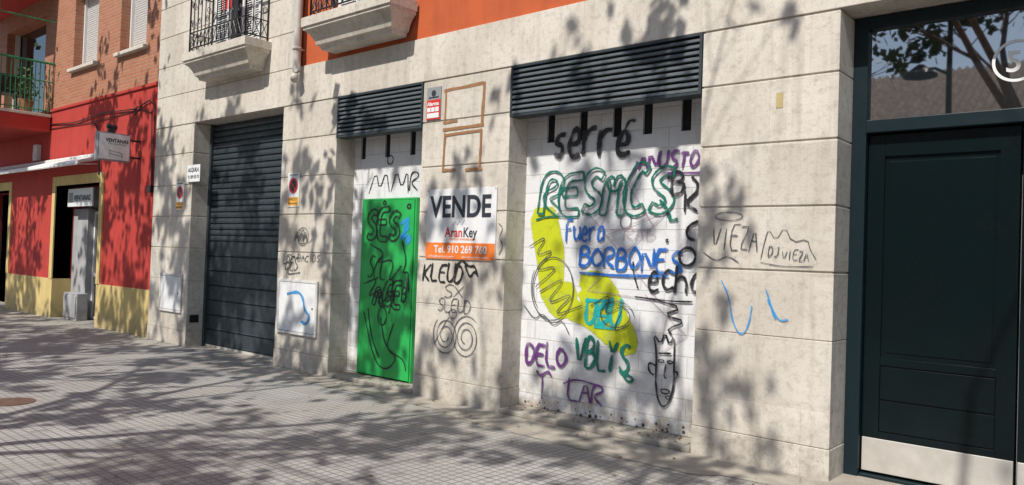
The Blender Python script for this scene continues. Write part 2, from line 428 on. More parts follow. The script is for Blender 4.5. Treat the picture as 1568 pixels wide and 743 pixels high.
# ------------------------------------------------------- signs
def noparking(x0,z0,w=.27,h=.46):
    p=E('no_parking_sign'); y=-.004
    MB().box(x0,x0+w,y-.006,y,z0,z0+h).build('plate',WHITE,p,bevel=.001)
    cx=x0+w/2;cz=z0+h*.62
    MB().box(x0+.012,x0+w-.012,y-.0085,y-.007,z0+.015,z0+h*.28).build('orange_band',YLP,p)
    m=MB(); m.disc(cx,cz,.105,y-.0105,.0775,thick=0.0); 
    q=math.radians(45); dx=.012*math.cos(q); c=.08*math.cos(q)
    i=len(m.v); yy=y-.0125
    m.v+=[(cx-c-dx,yy,cz+c-dx),(cx-c+dx,yy,cz+c+dx),(cx+c+dx,yy,cz-c+dx),(cx+c-dx,yy,cz-c-dx)]; m.f.append((i,i+1,i+2,i+3)); m.build('red_ring',REDP,p)
    m=MB(); m.disc(cx,cz,.078,y-.008,thick=.002); m.build('blue_disc',INK,p)
    text('lettering','VADO',x0+.04,z0+h*.18,.06,INK,p,y-.0095,width=w-.08)
    text('lettering_line','PERMANENTE',x0+.03,z0+h*.07,.035,INK,p,y-.0095,width=w-.06)
    text('top_line','AYUNTAMIENTO',x0+.03,z0+h*.92,.025,INK,p,y-.0075,width=w-.06)
noparking(-9.21,2.18); noparking(-12.42,2.18)
p=E('rental_sign')
MB().box(-12.03,-11.62,-.03,-.022,2.62,2.89).build('plate',WHITE,p,bevel=.001)
text('word','ALQUILA',-12.0,2.78,.09,INK,p,-.032,width=.35,bold=.002); text('phone','91 809 00 70',-12.0,2.67,.08,INK,p,-.032,width=.35)
MB().box(-12.0,-11.93,-.022,-.001,2.7,2.75).build('bracket',BLACKM,p)
p=E('for_sale_sign')
MB().box(-6.42,-5.37,-.014,-.003,1.555,2.33).build('board',WHITE,p,bevel=.002)
MB().box(-6.418,-5.372,-.018,-.0145,1.557,1.735).build('orange_band',ORP,p)
text('vende','VENDE',-6.36,2.02,.33,INK,p,-.0165,width=.93,bold=.008)
text('agency_a','Aran',-6.12,1.80,.15,REDP,p,-.0165,width=.27,bold=.002); text('agency_b','Key',-5.84,1.80,.15,INK,p,-.0165,width=.2,bold=.002)
text('strap','GESTION INMOBILIARIA',-6.05,1.765,.03,ORP,p,-.0165,width=.4)
text('phone','Tel. 910 269 760',-6.28,1.625,.115,WHITE,p,-.0205,width=.80,bold=.002)
text('mail','info@agencia.com        www.agencia.com',-6.36,1.575,.032,WHITE,p,-.0205,width=.9)
m=MB()
for i in range(3): m.tube([(-6.0+i*.07,-.0165,1.93),(-5.965+i*.07,-.0165,1.965+.01*i),(-5.93+i*.07,-.0165,1.93)],.0025,4)
for xx,zz_ in ((-6.405,2.315),(-5.385,2.315),(-6.405,1.57),(-5.385,1.57)): m.disc(xx,zz_,.007,-.0185,thick=.003,n=10)
m.build('logo_and_screws',GREY,p)
p=E('alarm_sign')
MB().box(-6.49,-6.265,-.012,-.003,3.12,3.49).build('plate',GREY,p,bevel=.002)
MB().box(-6.487,-6.268,-.0155,-.0125,3.123,3.345).build('red_area',REDP,p)
text('alarma','Alarma',-6.475,3.28,.06,WHITE,p,-.0175,width=.19,bold=.002)
m=MB()
for i in range(3): m.box(-6.475+i*.066,-6.42+i*.066,-.0185,-.0165,3.21,3.26)
m.box(-6.475,-6.285,-.0185,-.0165,3.14,3.195); m.build('icons',WHITE,p)
m=MB(); m.disc(-6.38,3.42,.035,-.0135,thick=.002); m.box(-6.46,-6.30,-.0145,-.0125,3.365,3.38); m.build('logo',INK,p)
m=MB(); rr=random.Random(12); yk=[0]
def tp(x0,z0,x1,z1,w=.022,y=-.003):
    n=5; pts=[]
    dx,dz=x1-x0,z1-z0; l=math.hypot(dx,dz); nx,nz=-dz/l,dx/l; i=len(m.v)
    for k in range(n+1):
        t=k/n; a=w/2*(1+rr.uniform(-.25,.25)); b=w/2*(1+rr.uniform(-.25,.25))
        m.v+=[(x0+dx*t+nx*a,y,z0+dz*t+nz*a),(x0+dx*t-nx*b,y,z0+dz*t-nz*b)]
    for k in range(n): q=i+2*k; m.f.append((q,q+2,q+3,q+1))
tp(-6.22,3.43,-5.62,3.45,.035,-.0035); tp(-6.20,3.05,-6.19,3.44,.03,-.002); tp(-5.63,3.02,-5.61,3.46,.04,-.0045)
tp(-6.22,3.07,-6.0,3.075,.03,-.0053); tp(-6.22,2.99,-5.60,3.0,.035,-.006)
tp(-6.17,2.93,-5.63,2.945,.03,-.007); tp(-6.20,2.52,-6.185,2.95,.03,-.008); tp(-5.64,2.53,-5.63,2.96,.03,-.0088); tp(-6.21,2.54,-6.0,2.535,.03,-.0095); tp(-5.85,2.53,-5.6,2.53,.03,-.0101)
m.build('brown_tape_outline',TAPE)
MB().box(-2.43,-2.375,-.004,-.001,2.86,2.98).build('paper_scrap',PAPER)
p=E('green_door')
m=MB(); m.box(-7.87,-6.91,.235,.296,.075,2.25); m.build('door_leaf',GREENM,p,bevel=.004)
m=MB(); m.box(-7.90,-7.873,.245,.299,.06,2.275); m.box(-6.907,-6.88,.245,.299,.06,2.275); m.box(-7.873,-6.907,.245,.299,2.253,2.275); m.build('door_frame',GREENM,p,bevel=.003)
m=MB(); m.box(-6.99,-6.95,.22,.235,1.15,1.3); m.disc(-6.97,1.24,.012,.218); m.build('lock_plate',SLATE,p)
# ================================================================= graffiti
GL={'A':"00 49 90|14 74",'B':"00 09 59 87 55 05|45 94 71 50 00",'C':"98 59 15 04 11 50 91",'D':"00 09 59 95 50 00",'E':"99 09 00 90|05 75",'F':"99 09 00|05 75",
'G':"98 59 15 11 50 92 94 54",'H':"09 00|99 90|05 95",'I':"40 49",'J':"99 92 50 11",'K':"00 09|99 04 90",'L':"09 00 90",'M':"00 19 44 89 90",'N':"00 09 90 99",
'O':"49 06 03 40 93 96 49",'P':"00 09 79 96 04",'R':"00 09 79 96 04 90",'S':"98 59 17 35 74 92 50 11",'T':"09 99|49 40",'U':"09 02 40 92 99",'V':"09 40 99",
'X':"00 99|09 90",'Y':"09 45 99|45 30",'Z':"09 99 00 90",'a':"86 36 02 30 82|86 80 91",'c':"85 36 02 40 91",'e':"03 83 66 36 02 40 91",'h':"09 00|04 46 84 80",
'r':"06 00|04 36 86",'s':"86 36 14 73 60 01",'u':"06 02 40 83|86 80",'l':"19 10 40"}
ROUND=set('BCDGJOPRSUaceshru')
def chaikin(p,n):
    for _ in range(n):
        q=[p[0]]
        for a,b in zip(p,p[1:]): q+=[(a[0]*.75+b[0]*.25,a[1]*.75+b[1]*.25),(a[0]*.25+b[0]*.75,a[1]*.25+b[1]*.75)]
        q.append(p[-1]); p=q
    return p
class RB:
    def __init__(s,Y): s.m=MB(); s.uv=[]; s.Y=Y; s.k=0
    def stroke(s,p,w,taper=True):
        q=[p[0]]
        for a,b in zip(p,p[1:]):
            l=math.hypot(b[0]-a[0],b[1]-a[1]); n=max(1,int(l/.05))
            for i in range(1,n+1): q.append((a[0]+(b[0]-a[0])*i/n,a[1]+(b[1]-a[1])*i/n))
        q2=[q[0]]
        for a in q[1:]:
            if math.hypot(a[0]-q2[-1][0],a[1]-q2[-1][1])>w*.25: q2.append(a)
        p=q2
        if len(p)<2: return
        n=len(p); i0=len(s.m.v); s.k=(s.k+1)%6
        for i,(x,z) in enumerate(p):
            a=p[max(i-1,0)];b=p[min(i+1,n-1)]; dx,dz=b[0]-a[0],b[1]-a[1]; l=math.hypot(dx,dz) or 1
            ww=w*(.5+.10*math.sin(i*.7+s.k*2))
            if taper and (i==0 or i==n-1): ww*=.6
            y=s.Y-.003-s.k*.0006-.0001*i*(4/6) if n<60 else s.Y-.003-.00006*i-s.k*.0003
            s.m.v+=[(x-dz/l*ww,y,z+dx/l*ww),(x+dz/l*ww,y,z-dx/l*ww)]; s.uv+=[(i*.1,0),(i*.1,1)]
        for i in range(n-1):
            k=i0+2*i; s.m.f.append((k,k+1,k+3,k+2))
    def path(s,pts,w,sm=3): s.stroke(chaikin(pts,sm),w)
    def tag(s,t,x0,z0,w,h,lw,seed=1,slant=.1,gap=.22,outline=0,rise=0,jit=.08):
        r=random.Random(seed); n=len(t); cw=w/(n-gap)if n>1 else w; 
        for i,ch in enumerate(t):
            if ch==' ' or ch not in GL: continue
            hh=h*(1+r.uniform(-jit,jit)*1.5); bz=z0+r.uniform(-jit,jit)*h*.6+rise*i/n; bx=x0+i*cw; lw_=cw*(1-gap)*(1+r.uniform(-jit,jit))
            for st in GL[ch].split('|'):
                pts=[(int(c[0])/9,int(c[1])/9) for c in st.split()]
                pts=[(a+r.uniform(-.03,.03),b+r.uniform(-.03,.03)) for a,b in pts]
                pts=[(bx+a*lw_+slant*b*hh,bz+b*hh) for a,b in pts]
                pts=chaikin(pts,3 if ch in ROUND else 1)
                if outline:
                    L_=[];R_=[]; m_=len(pts)
                    for j,(x,z) in enumerate(pts):
                        a=pts[max(j-1,0)];b=pts[min(j+1,m_-1)]; dx,dz=b[0]-a[0],b[1]-a[1]; l=math.hypot(dx,dz) or 1
                        L_.append((x-dz/l*outline,z+dx/l*outline)); R_.append((x+dz/l*outline,z-dx/l*outline))
                    s.stroke(chaikin(L_+R_[::-1]+[L_[0]],1),lw)
                else: s.stroke(pts,lw)
    def circle(s,cx,cz,rx,rz,w,turns=1.,shrink=0.,ph=0.):
        n=int(28*max(turns,1)); pts=[]
        for i in range(n+1):
            a=ph+2*math.pi*turns*i/n; k=1-shrink*i/n; pts.append((cx+rx*k*math.cos(a),cz+rz*k*math.sin(a)))
        s.stroke(pts,w)
    def done(s,mat,name='graffiti'): return s.m.build(name,mat,None,uv=s.uv)
BY=.30
r=RB(BY)   # yellow angular band: tall at left, foot running down to the right
r.path([(-4.98,2.13),(-4.96,1.8),(-4.90,1.5),(-4.84,1.25),(-4.64,1.16),(-4.50,1.13)],.36,2)
r.path([(-4.86,2.02),(-4.83,1.8),(-4.80,1.45),(-4.74,1.25)],.20,2)
r.path([(-4.50,1.40),(-4.22,1.36),(-4.08,1.2),(-3.98,.98),(-3.90,.70)],.22,2); r.path([(-4.62,1.12),(-4.35,1.0),(-4.1,.90),(-3.90,.80)],.22,2)
r.path([(-4.48,1.3),(-4.3,1.15),(-4.1,1.1),(-4.0,.95)],.24,2)
r.done(P_YEL)
BY2=.2935
r=RB(BY2-.001)
r.tag('UOU',-4.42,.95,.40,.26,.05,5); r.path([(-4.42,1.2),(-4.0,1.22),(-4.4,1.08),(-4.05,1.05),(-4.38,.95),(-4.05,.95)],.04,1); r.done(P_TEAL)
r=RB(BY2-.004)
r.tag('RESMCS',-5.02,2.06,1.5,.40,.024,11,.12,.14,.042)
r.path([(-3.62,2.18),(-3.5,2.05),(-3.52,1.98),(-3.42,2.0)],.03)
r.path([(-5.08,2.0),(-4.9,2.04),(-4.6,2.02)],.02)
r.tag('VBLYS',-4.52,.54,.62,.29,.040,12,.05,.15); r.path([(-4.0,.60),(-3.9,.45),(-3.82,.5),(-3.95,.55)],.03)
r.done(P_GREEN)
r=RB(BY2-.005)
r.tag('ANUSTO',-3.86,2.47,.62,.15,.030,13,.15,.15,rise=-.02); r.path([(-3.55,2.42),(-3.2,2.41)],.025); r.path([(-3.95,2.4),(-3.9,2.45),(-3.87,2.55)],.025)
r.tag('DELO',-5.15,.50,.52,.22,.040,14,.02,.12); r.path([(-5.0,.44),(-4.95,.38),(-4.85,.46),(-4.8,.40)],.03); r.path([(-4.92,.4),(-4.92,.15)],.02)
r.tag('LAR',-4.60,.20,.42,.2,.026,15,.1,.1); r.path([(-4.65,.35),(-4.5,.42),(-4.2,.38)],.02); r.done(P_PURP)
r=RB(BY2-.006)
r.tag('Fuera',-4.68,1.78,.46,.23,.03,16,.02,.15); r.tag('BORBONES',-4.50,1.53,1.12,.20,.034,17,.05,.15,rise=-.03); r.path([(-4.5,1.47),(-4.0,1.46),(-3.5,1.48)],.03,1); r.done(P_BLUE)
r=RB(BY2-.007)
r.tag('serre',-4.88,2.62,.92,.40,.058,18,.06,.12,jit=.10)
r.path([(-4.02,2.86),(-3.97,2.95),(-3.9,2.93)],.03)
r.tag('B',-3.50,2.22,.15,.19,.032,20,0,.1); r.tag('K',-3.36,2.06,.14,.2,.032,21,0,.1)
r.path([(-3.3,2.38),(-3.22,2.3),(-3.28,2.2)],.03)
r.circle(-3.32,1.66,.08,.08,.028); r.path([(-3.22,1.98),(-3.32,1.94),(-3.34,1.84),(-3.24,1.8)],.03)
for z in (2.38,2.05,1.80): r.circle(-3.53,z,.010,.010,.022)
r.tag('echc',-3.72,1.33,.56,.27,.032,30,.05,.1); r.path([(-3.88,1.6),(-3.88,1.5),(-3.82,1.35)],.02); r.path([(-3.85,1.27),(-3.5,1.25),(-3.25,1.26)],.018); r.path([(-3.6,1.25),(-3.35,1.2),(-3.55,1.12),(-3.3,1.08),(-3.5,1.0),(-3.45,.95)],.022,1)
r.path([(-3.60,.52),(-3.60,.78),(-3.64,.95),(-3.56,.85),(-3.52,.97),(-3.47,.85),(-3.42,.95),(-3.42,.75),(-3.41,.5),(-3.46,.33),(-3.52,.28),(-3.58,.36),(-3.60,.52)],.022,1)
r.path([(-3.60,.65),(-3.68,.68),(-3.68,.6),(-3.62,.56)],.02); r.path([(-3.42,.62),(-3.37,.62),(-3.4,.55)],.02)
r.circle(-3.55,.70,.03,.012,.014); r.circle(-3.46,.70,.03,.012,.014); r.path([(-3.5,.68),(-3.52,.56),(-3.49,.55)],.016); r.circle(-3.5,.43,.045,.02,.016); r.path([(-3.58,.77),(-3.45,.78)],.018); r.circle(-3.47,.38,.02,.015,.012)
r.done(P_BLACK)
r=RB(BY2-.009)
r.circle(-4.83,1.30,.28,.34,.016,1.2,.1,2.6)
r.path([(-5.15,1.72),(-4.9,1.85),(-5.1,1.6),(-4.78,1.72),(-5.12,1.45),(-4.72,1.55),(-5.05,1.3)],.016,2); r.path([(-5.0,1.25),(-4.62,1.45),(-4.95,1.1),(-4.5,1.3),(-4.85,1.0),(-4.45,1.15)],.016,2)
r.path([(-4.35,1.15),(-4.1,1.3),(-4.2,1.05),(-3.95,1.2),(-4.1,.9),(-3.9,1.0)],.014,2); r.circle(-4.05,1.08,.2,.14,.014,1.3,.3)
r.done(P_THIN)
r=RB(BY2-.002)
r.path([(-4.3,1.9),(-3.98,2.35),(-3.65,1.9),(-4.3,1.9)],.02,0); r.path([(-4.45,2.1),(-3.6,1.25),(-4.4,1.3),(-3.5,2.1),(-4.45,1.75)],.018,0); r.tag('RAB',-4.0,1.8,.35,.12,.018,33); r.path([(-3.75,1.3),(-3.3,.95),(-3.6,.75),(-3.3,1.9)],.016,0)
r.done(P_PINK)
r=RB(BY2-.0022); r.circle(-3.98,1.98,.06,.07,.014); r.path([(-5.2,1.1),(-5.05,.95),(-4.95,1.05),(-4.8,.9),(-4.7,1.0),(-4.6,.85)],.014); r.done(P_THIN)
r=RB(.2985); r.path([(-7.85,2.35),(-7.72,2.64),(-7.64,2.38),(-7.52,2.64),(-7.45,2.36)],.02,1); r.path([(-7.42,2.36),(-7.32,2.64),(-7.22,2.38),(-7.12,2.64),(-7.1,2.34)],.02,1); r.tag('R',-7.08,2.36,.2,.25,.02,3); r.circle(-7.45,2.76,.055,.055,.018); r.done(P_BLACK)
r=RB(.2335); r.tag('SES',-7.78,1.78,.6,.36,.022,41,.08,.12,.035); r.circle(-7.45,2.22,.03,.02,.02); r.circle(-7.0,2.17,.03,.025,.025)
r.tag('SCL',-7.75,1.28,.35,.3,.018,44,.2,.1); r.path([(-7.7,1.7),(-7.4,1.6),(-7.6,1.45),(-7.2,1.55),(-7.35,1.2),(-7.1,1.45)],.018)
r.path([(-7.8,1.2),(-7.5,1.3),(-7.75,1.0),(-7.4,1.2),(-7.55,.9),(-7.2,1.15),(-7.3,.85)],.02); r.tag('AGE',-7.6,.95,.5,.3,.022,47,.1,.1,.03)
r.circle(-7.42,.82,.08,.11,.018); r.path([(-7.78,.85),(-7.55,.25),(-7.3,.15),(-7.1,.35),(-7.35,.45),(-7.45,.8)],.022); r.path([(-7.7,.9),(-7.62,.55),(-7.45,.3)],.022); r.path([(-7.2,.75),(-7.35,.4),(-7.0,.35),(-6.95,.2)],.02)
r.path([(-7.1,1.75),(-7.0,1.5),(-7.08,1.35),(-6.95,1.4),(-7.0,1.1)],.022)
r.tag('B',-7.08,1.02,.12,.2,.022,49); r.done(P_BLACK)
r=RB(.2345); r.path([(-7.15,1.95),(-6.95,2.05),(-7.12,1.85),(-6.94,1.95),(-7.2,1.75),(-6.95,1.85),(-7.05,1.7),(-6.94,1.78)],.06,1); r.done(P_SKY)
r=RB(-.0035)
r.tag('KLEUD',-6.46,1.30,.62,.2,.030,51,.15,.12); r.path([(-5.95,1.46),(-5.85,1.56),(-5.75,1.48),(-5.65,1.5),(-5.62,1.4)],.03); r.path([(-5.8,1.5),(-5.72,1.35),(-5.66,1.45),(-5.6,1.38)],.028)
r.done(P_BLACK)
r=RB(-.0035)
r.tag('SX',-6.12,1.14,.3,.13,.014,52,.1,.1); r.tag('SLEUD',-6.2,.98,.5,.14,.014,53,.1,.1)
r.circle(-6.06,.72,.20,.22,.014,2.6,.75,2.3); r.circle(-5.75,.72,.21,.24,.014,2.6,.75,.8); r.circle(-5.96,.96,.06,.05,.012); r.path([(-6.02,.92),(-6.1,.82),(-6.24,.6)],.012)
r.path([(-5.34,1.95),(-5.27,1.9),(-5.33,1.8),(-5.26,1.72),(-5.32,1.62)],.012)
r.tag('AGA',-9.0,1.72,.28,.14,.013,54,.1,.05,.012); r.path([(-9.0,1.75),(-8.75,1.85),(-8.98,1.68),(-8.65,1.7),(-8.6,1.75)],.012); r.circle(-8.82,1.78,.13,.12,.012)
r.tag('BES',-9.2,1.32,.28,.2,.020,55,.2,.05); r.path([(-9.25,1.4),(-9.0,1.45),(-9.2,1.25),(-8.85,1.3)],.018); r.tag('DACIDS',-8.92,1.45,.5,.09,.014,56,.1,.15)
r.path([(-9.2,1.5),(-9.1,1.55),(-9.0,1.48),(-8.85,1.5)],.014)
r.tag('VIEZA',-2.95,1.72,.40,.2,.013,57,.1,.12); r.circle(-2.80,2.0,.12,.035,.009); r.path([(-3.02,1.70),(-2.9,1.62),(-2.8,1.68),(-2.7,1.62)],.010)
r.tag('DJ',-2.46,1.68,.08,.08,.010,58,.1,.15); r.tag('VIEZA',-2.35,1.65,.21,.075,.010,59,.1,.15)
r.path([(-2.52,1.65),(-2.49,1.80),(-2.46,1.90),(-2.40,1.80),(-2.33,1.92),(-2.27,1.79),(-2.15,1.82),(-2.13,1.74),(-2.08,1.66)],.009,1); r.path([(-2.52,1.63),(-2.35,1.60),(-2.1,1.61)],.008)
r.done(P_THIN)
r=RB(-.0035)
r.path([(-2.85,1.47),(-2.78,1.35),(-2.74,1.12),(-2.66,1.02),(-2.6,1.12),(-2.58,1.28)],.016); r.path([(-2.47,1.42),(-2.42,1.28),(-2.36,1.17),(-2.28,1.19)],.017); r.path([(-2.45,1.34),(-2.40,1.22),(-2.38,1.18)],.02); r.done(P_SKY)
r=RB(-.029)
r.path([(-9.1,1.0),(-8.85,1.05),(-8.72,.98),(-8.68,.8),(-8.55,.75),(-8.62,.62),(-8.75,.66)],.05); r.done(P_SKY)
# ================================================================= BRICK BUILDING (left)
BB=E('brick_building')
LX=-30.
h2=[(-17.87,-15.6,0,2.76),(-23.2,-20.75,0,2.76)]
w=MB(); wallholes(w,LX,XL-.002,.82,4.36,.06,.6,h2); w.build('red_ground_floor',RED,BB)
w=MB(); wallholes(w,LX,XL-.002,0,.82,.05,.6,h2); w.build('yellow_plinth',YEL,BB)
win=[(-17.35,-16.15,5.16,6.75),(-15.1,-14.0,5.16,6.75),(-21.6,-19.0,4.3,6.6),(-17.35,-16.15,8.2,9.7),(-15.1,-14.0,8.2,9.7)]
w=MB(); wallholes(w,LX,XL-.002,4.36,11.5,.09,.6,win); w.build('brick_upper_wall',BRICK,BB)
MB().box(LX,XL-.002,.03,.09,4.36,4.42).build('string_course',RED,BB,bevel=.01)
MB().box(LX,XL-.002,.62,9,-.1,11.5).build('building_mass',GREYR,BB)
MB().box(LX,XL-.21,-.3,9,11.5,11.7).build('eaves',STONE2,BB)
fr=MB()
for a,b in ((-17.87,-15.6),(-23.2,-20.75)):
    fr.box(a-.16,a,.035,.4,.82,2.95); fr.box(b,b+.16,.035,.4,.82,2.95); fr.box(a,b,.035,.4,2.76,2.95)
fr.build('yellow_surround',YEL,BB)
for a,b,c,d_ in win:
    MB().box(a,b,.38,.4,c,d_).build('window_glass',GLASS,BB)
    m=MB(); z=c+.02
    m.box(a,a+.05,.26,.36,c,d_); m.box(b-.05,b,.26,.36,c,d_)
    while z<d_-.02 and not(c<4.5): m.prism([(.33,z),(.315,z+.01),(.312,z+.028),(.33,z+.042)],a+.05,b-.05); z+=.045
    if c>4.5: m.box(a+.05,b-.05,.33,.345,c+.02,d_)
    m.build('roller_blind',BLIND,BB)
    if c>4.5: MB().box(a-.08,b+.08,.0,.26,c-.07,c-.001).build('window_sill',STONE2,BB,bevel=.008)
MB().box(-17.86,-15.61,1.2,1.24,0,2.76).build('shop_back_wall',GREYR,BB)
m=MB(); m.box(-17.868,-17.83,.6,1.2,0,2.76); m.box(-15.64,-15.602,.6,1.2,0,2.76); m.build('shop_side_walls',GREYR,BB)
MB().box(-17.83,-15.64,.55,1.2,2.77,2.8).build('shop_soffit',GREYR,BB)
MB().box(-17.1,-15.66,.58,.60,0.0,2.25).build('shop_glass',GLASS,BB)
m=MB()
for x in (-17.1,-16.6,-16.15,-15.72): m.box(x,x+.06,.54,.64,0.02,2.25)
for z in (0.02,.9,2.19): m.box(-17.04,-15.72,.545,.635,z,z+.06)
m.build('shop_door_frame',WHITE,BB,bevel=.003)
MB().box(-17.86,-17.1,.42,.62,0,2.3).build('shop_side_panel',GREYR,BB)  # light panel given grey, its shade put into the colour
MB().box(-17.6,-16.9,.20,.415,0,.55).box(-17.57,-16.93,.18,.20,.05,.5).build('shop_white_cabinet',GREYR,BB,bevel=.01)  # white cabinet coloured grey to stand for the shade inside the shop
p=E('shop_sign'); MB().box(-17.62,-16.35,.2,.23,2.33,2.70).build('board',WHITE,p,bevel=.004); text('lettering','VENTANAS',-17.28,2.45,.16,INK,p,.194,width=.85,bold=.004); MB().box(-17.55,-17.34,.194,.199,2.42,2.62).build('logo',GREY,p)
MB().box(-23.2,-20.75,.62,.66,0,2.76).build('second_shop_shutter',SLATE,BB)
p=E('awning')
m=MB(); m.prism([(.03,3.24),(-.06,3.25),(-.34,3.14),(-.345,3.06),(-.32,3.06),(-.315,3.11),(-.06,3.20),(.03,3.18)],-22.6,-15.72); m.build('fabric',WHITE,p,bevel=.006)
m=MB(); m.tube([(-22.6,-.03,3.27),(-15.7,-.03,3.27)],.04,10); m.tube([(-22.6,-.33,3.08),(-15.68,-.33,3.08)],.02,8); m.tube([(-15.8,.05,3.12),(-15.8,-.3,3.08)],.012,6); m.build('roller_and_bar',OFFW,p)
p=E('projecting_shop_sign'); xs=-13.9
MB().box(xs-.14,xs,-.68,-.14,3.02,3.50).build('box',GREY,p,bevel=.006)
MB().box(xs+.0005,xs+.006,-.66,-.16,3.04,3.48).build('face',WHITE,p)
text('name','VENTANAS',xs+.008,3.34,.085,INK,p,-.56,width=.38,axis='side',bold=.003)
text('line2','PVC ALUMINIO',xs+.008,3.30,.03,GREENR,p,-.52,width=.3,axis='side')
m=MB(); 
for a,b in (((-.5,3.2),(-.5,3.08)),((-.5,3.2),(-.28,3.16)),((-.28,3.16),(-.28,3.06)),((-.5,3.14),(-.28,3.11))): m.tube([(xs+.008,a[0],a[1]),(xs+.008,b[0],b[1])],.006,4)
m.build('drawing',GREY,p)
m=MB(); m.box(xs-.08,xs-.05,-.14,.06,3.4,3.43); m.box(xs-.08,xs-.05,-.14,.06,3.1,3.13); m.box(xs-.1,xs-.03,-.5,-.4,3.5,3.58); m.tube([(xs-.07,-.52,3.62),(xs-.07,-.36,3.6)],.04,10); m.build('bracket',BLACKM,p)
m=MB(); m.box(-19.1,-18.85,-.03,.058,3.35,3.7); m.box(-19.06,-18.89,-.045,-.03,3.39,3.55); m.build('alarm_siren',OFFW,None,bevel=.01)
m=MB()
m.tube([(-18.3,.04,4.1),(-17,.03,4.02),(-15.5,.035,4.08),(-14.2,.03,4.02),(-13.6,.03,4.12),(-13.42,.035,4.0),(-13.4,.035,3.4),(-13.42,.035,2.6)],.012,5)
m.tube([(-18.3,.045,4.0),(-16,.04,3.95),(-14.0,.045,4.0),(-13.55,.04,3.9),(-13.48,.04,3.2),(-13.45,.04,2.7)],.009,5)
m.tube([(-14.2,.03,4.02),(-14.05,-.02,3.9),(-13.9,.02,4.05)],.012,5); m.box(-13.5,-13.38,.0,.058,2.5,2.62)
m.build('wall_cables',BLACKM)
m=MB(); m.tube([(-15.62,.02,2.9),(-15.62,.02,3.6),(-15.9,.02,3.9)],.02,6); m.build('cable_conduit',BLACKM)
p=E('green_balcony'); p.parent=BB
MB().box(-22.4,-18.3,-1.05,.028,3.93,4.24).build('slab',RED,p,bevel=.01)
MB().box(-22.42,-18.28,-1.07,.028,4.24,4.30).build('slab_edge',STONE2,p,bevel=.006)
m=MB()
for z in (4.38,5.0,5.4): m.tube([(-22.35,-1.0,z),(-18.36,-1.0,z),(-18.36,.08,z)],.026 if z>5.3 else .014,6)
for i in range(46): m.tube([(-22.35+i*.0887,-1.0,4.30),(-22.35+i*.0887,-1.0,5.4)],.010,5)
for i in range(1,12): m.tube([(-18.36,-1.0+i*.09,4.30),(-18.36,-1.0+i*.09,5.4)],.010,5)
m.tube([(-18.36,-1.0,4.3),(-18.36,-1.0,7.0)],.025,6); m.tube([(-18.36,-1.0,6.3),(-18.36,.08,6.3)],.015,6)
m.build('railing',GREENR,p)
m=MB()
for dx,dy in ((0,0),(.42,0),(0,.42),(.42,.42)): m.tube([(-19.3+dx,-.75+dy,4.3),(-19.3+dx,-.75+dy,4.74)],.015,5)
m.box(-19.33,-18.85,-.78,-.3,4.72,4.76); m.box(-19.33,-19.29,-.78,-.3,4.76,5.2); m.tube([(-19.3,-.76,4.95),(-18.88,-.76,4.95)],.014,5); m.tube([(-19.3,-.32,4.95),(-18.88,-.32,4.95)],.014,5)
m.build('balcony_chair',BLACKM)
MB().box(-22.4,-18.3,-1.05,.088,7.0,7.3).build('upper_slab',RED,p,bevel=.01)
p=E('potted_plant'); MB().tube([(-18.65,-.35,4.3),(-18.65,-.35,4.31),(-18.65,-.35,4.58),(-18.65,-.35,4.6)],[.10,.11,.15,.15],14).build('pot',POT,p)
rg=np.random.default_rng(5); m=MB()
for i in range(220):
    c=np.array([-18.65,-.35,4.85])+rg.normal(0,1,3)*np.array([.13,.13,.16]); a=rg.normal(0,1,3); a/=np.linalg.norm(a); b_=np.cross(a,rg.normal(0,1,3)); b_/=np.linalg.norm(b_)
    k=len(m.v); m.v+=[tuple(c-a*.05),tuple(c-b_*.02),tuple(c+a*.05),tuple(c+b_*.02)]; m.f.append((k,k+1,k+2,k+3))
m.build('leaves',LEAF,p)
# ================================================================= GROUND
MB().box(-400,400,-400,400,-.6,-.16).build('ground',m_flat('ground_soil',(.20,.18,.15),.9,0,.3,.3,2))
m=MB(); m.v=[(-120,-17.5,-.15),(120,-17.5,-.15),(120,-9.3,-.15),(-120,-9.3,-.15)]; m.f=[(0,1,2,3)]; m.build('road',ASPH)
m=MB()
for i in range(-20,20):
    k=len(m.v); m.v+=[(i*5,-13.45,-.146),(i*5+2.2,-13.45,-.146),(i*5+2.2,-13.33,-.146),(i*5,-13.33,-.146)]; m.f.append((k,k+1,k+2,k+3))
m.build('road_markings',LINE)
MB().box(-120,120,-9.1,.7,-.158,0).build('pavement',PAVE)
MB().box(-120,120,-21,-17.7,-.158,0).build('pavement_opposite',PAVE)
m=MB()
for i in range(-60,60):
    m.box(i*1.,i*1.+.992,-9.3,-9.1,-.158,.002); m.box(i*1.,i*1.+.992,-17.7,-17.5,-.158,.002)
m.build('kerb',KERB,None,bevel=.01)
rr=random.Random(9); m=MB(); xs=np.arange(-8.9,3.3,.07)
for i,x in enumerate(xs):
    yy=-.42-.05*math.sin(x*1.3)-.035*rr.random()-(.12 if -5.6<x<-2.6 else 0)
    if x<-8.1: yy=-.15-.3*(x+8.9)
    m.v+=[(x,yy,.004),(x,.59,.004)]
for i in range(len(xs)-1): m.f.append((2*i,2*i+2,2*i+3,2*i+1))
m.build('concrete_strip',CONC)
m=MB(); m.tube([(-8.7,-3.38,.001),(-8.7,-3.38,.006)],.22,32); m.build('manhole_cover',RUST)
rr=random.Random(4); m=MB()
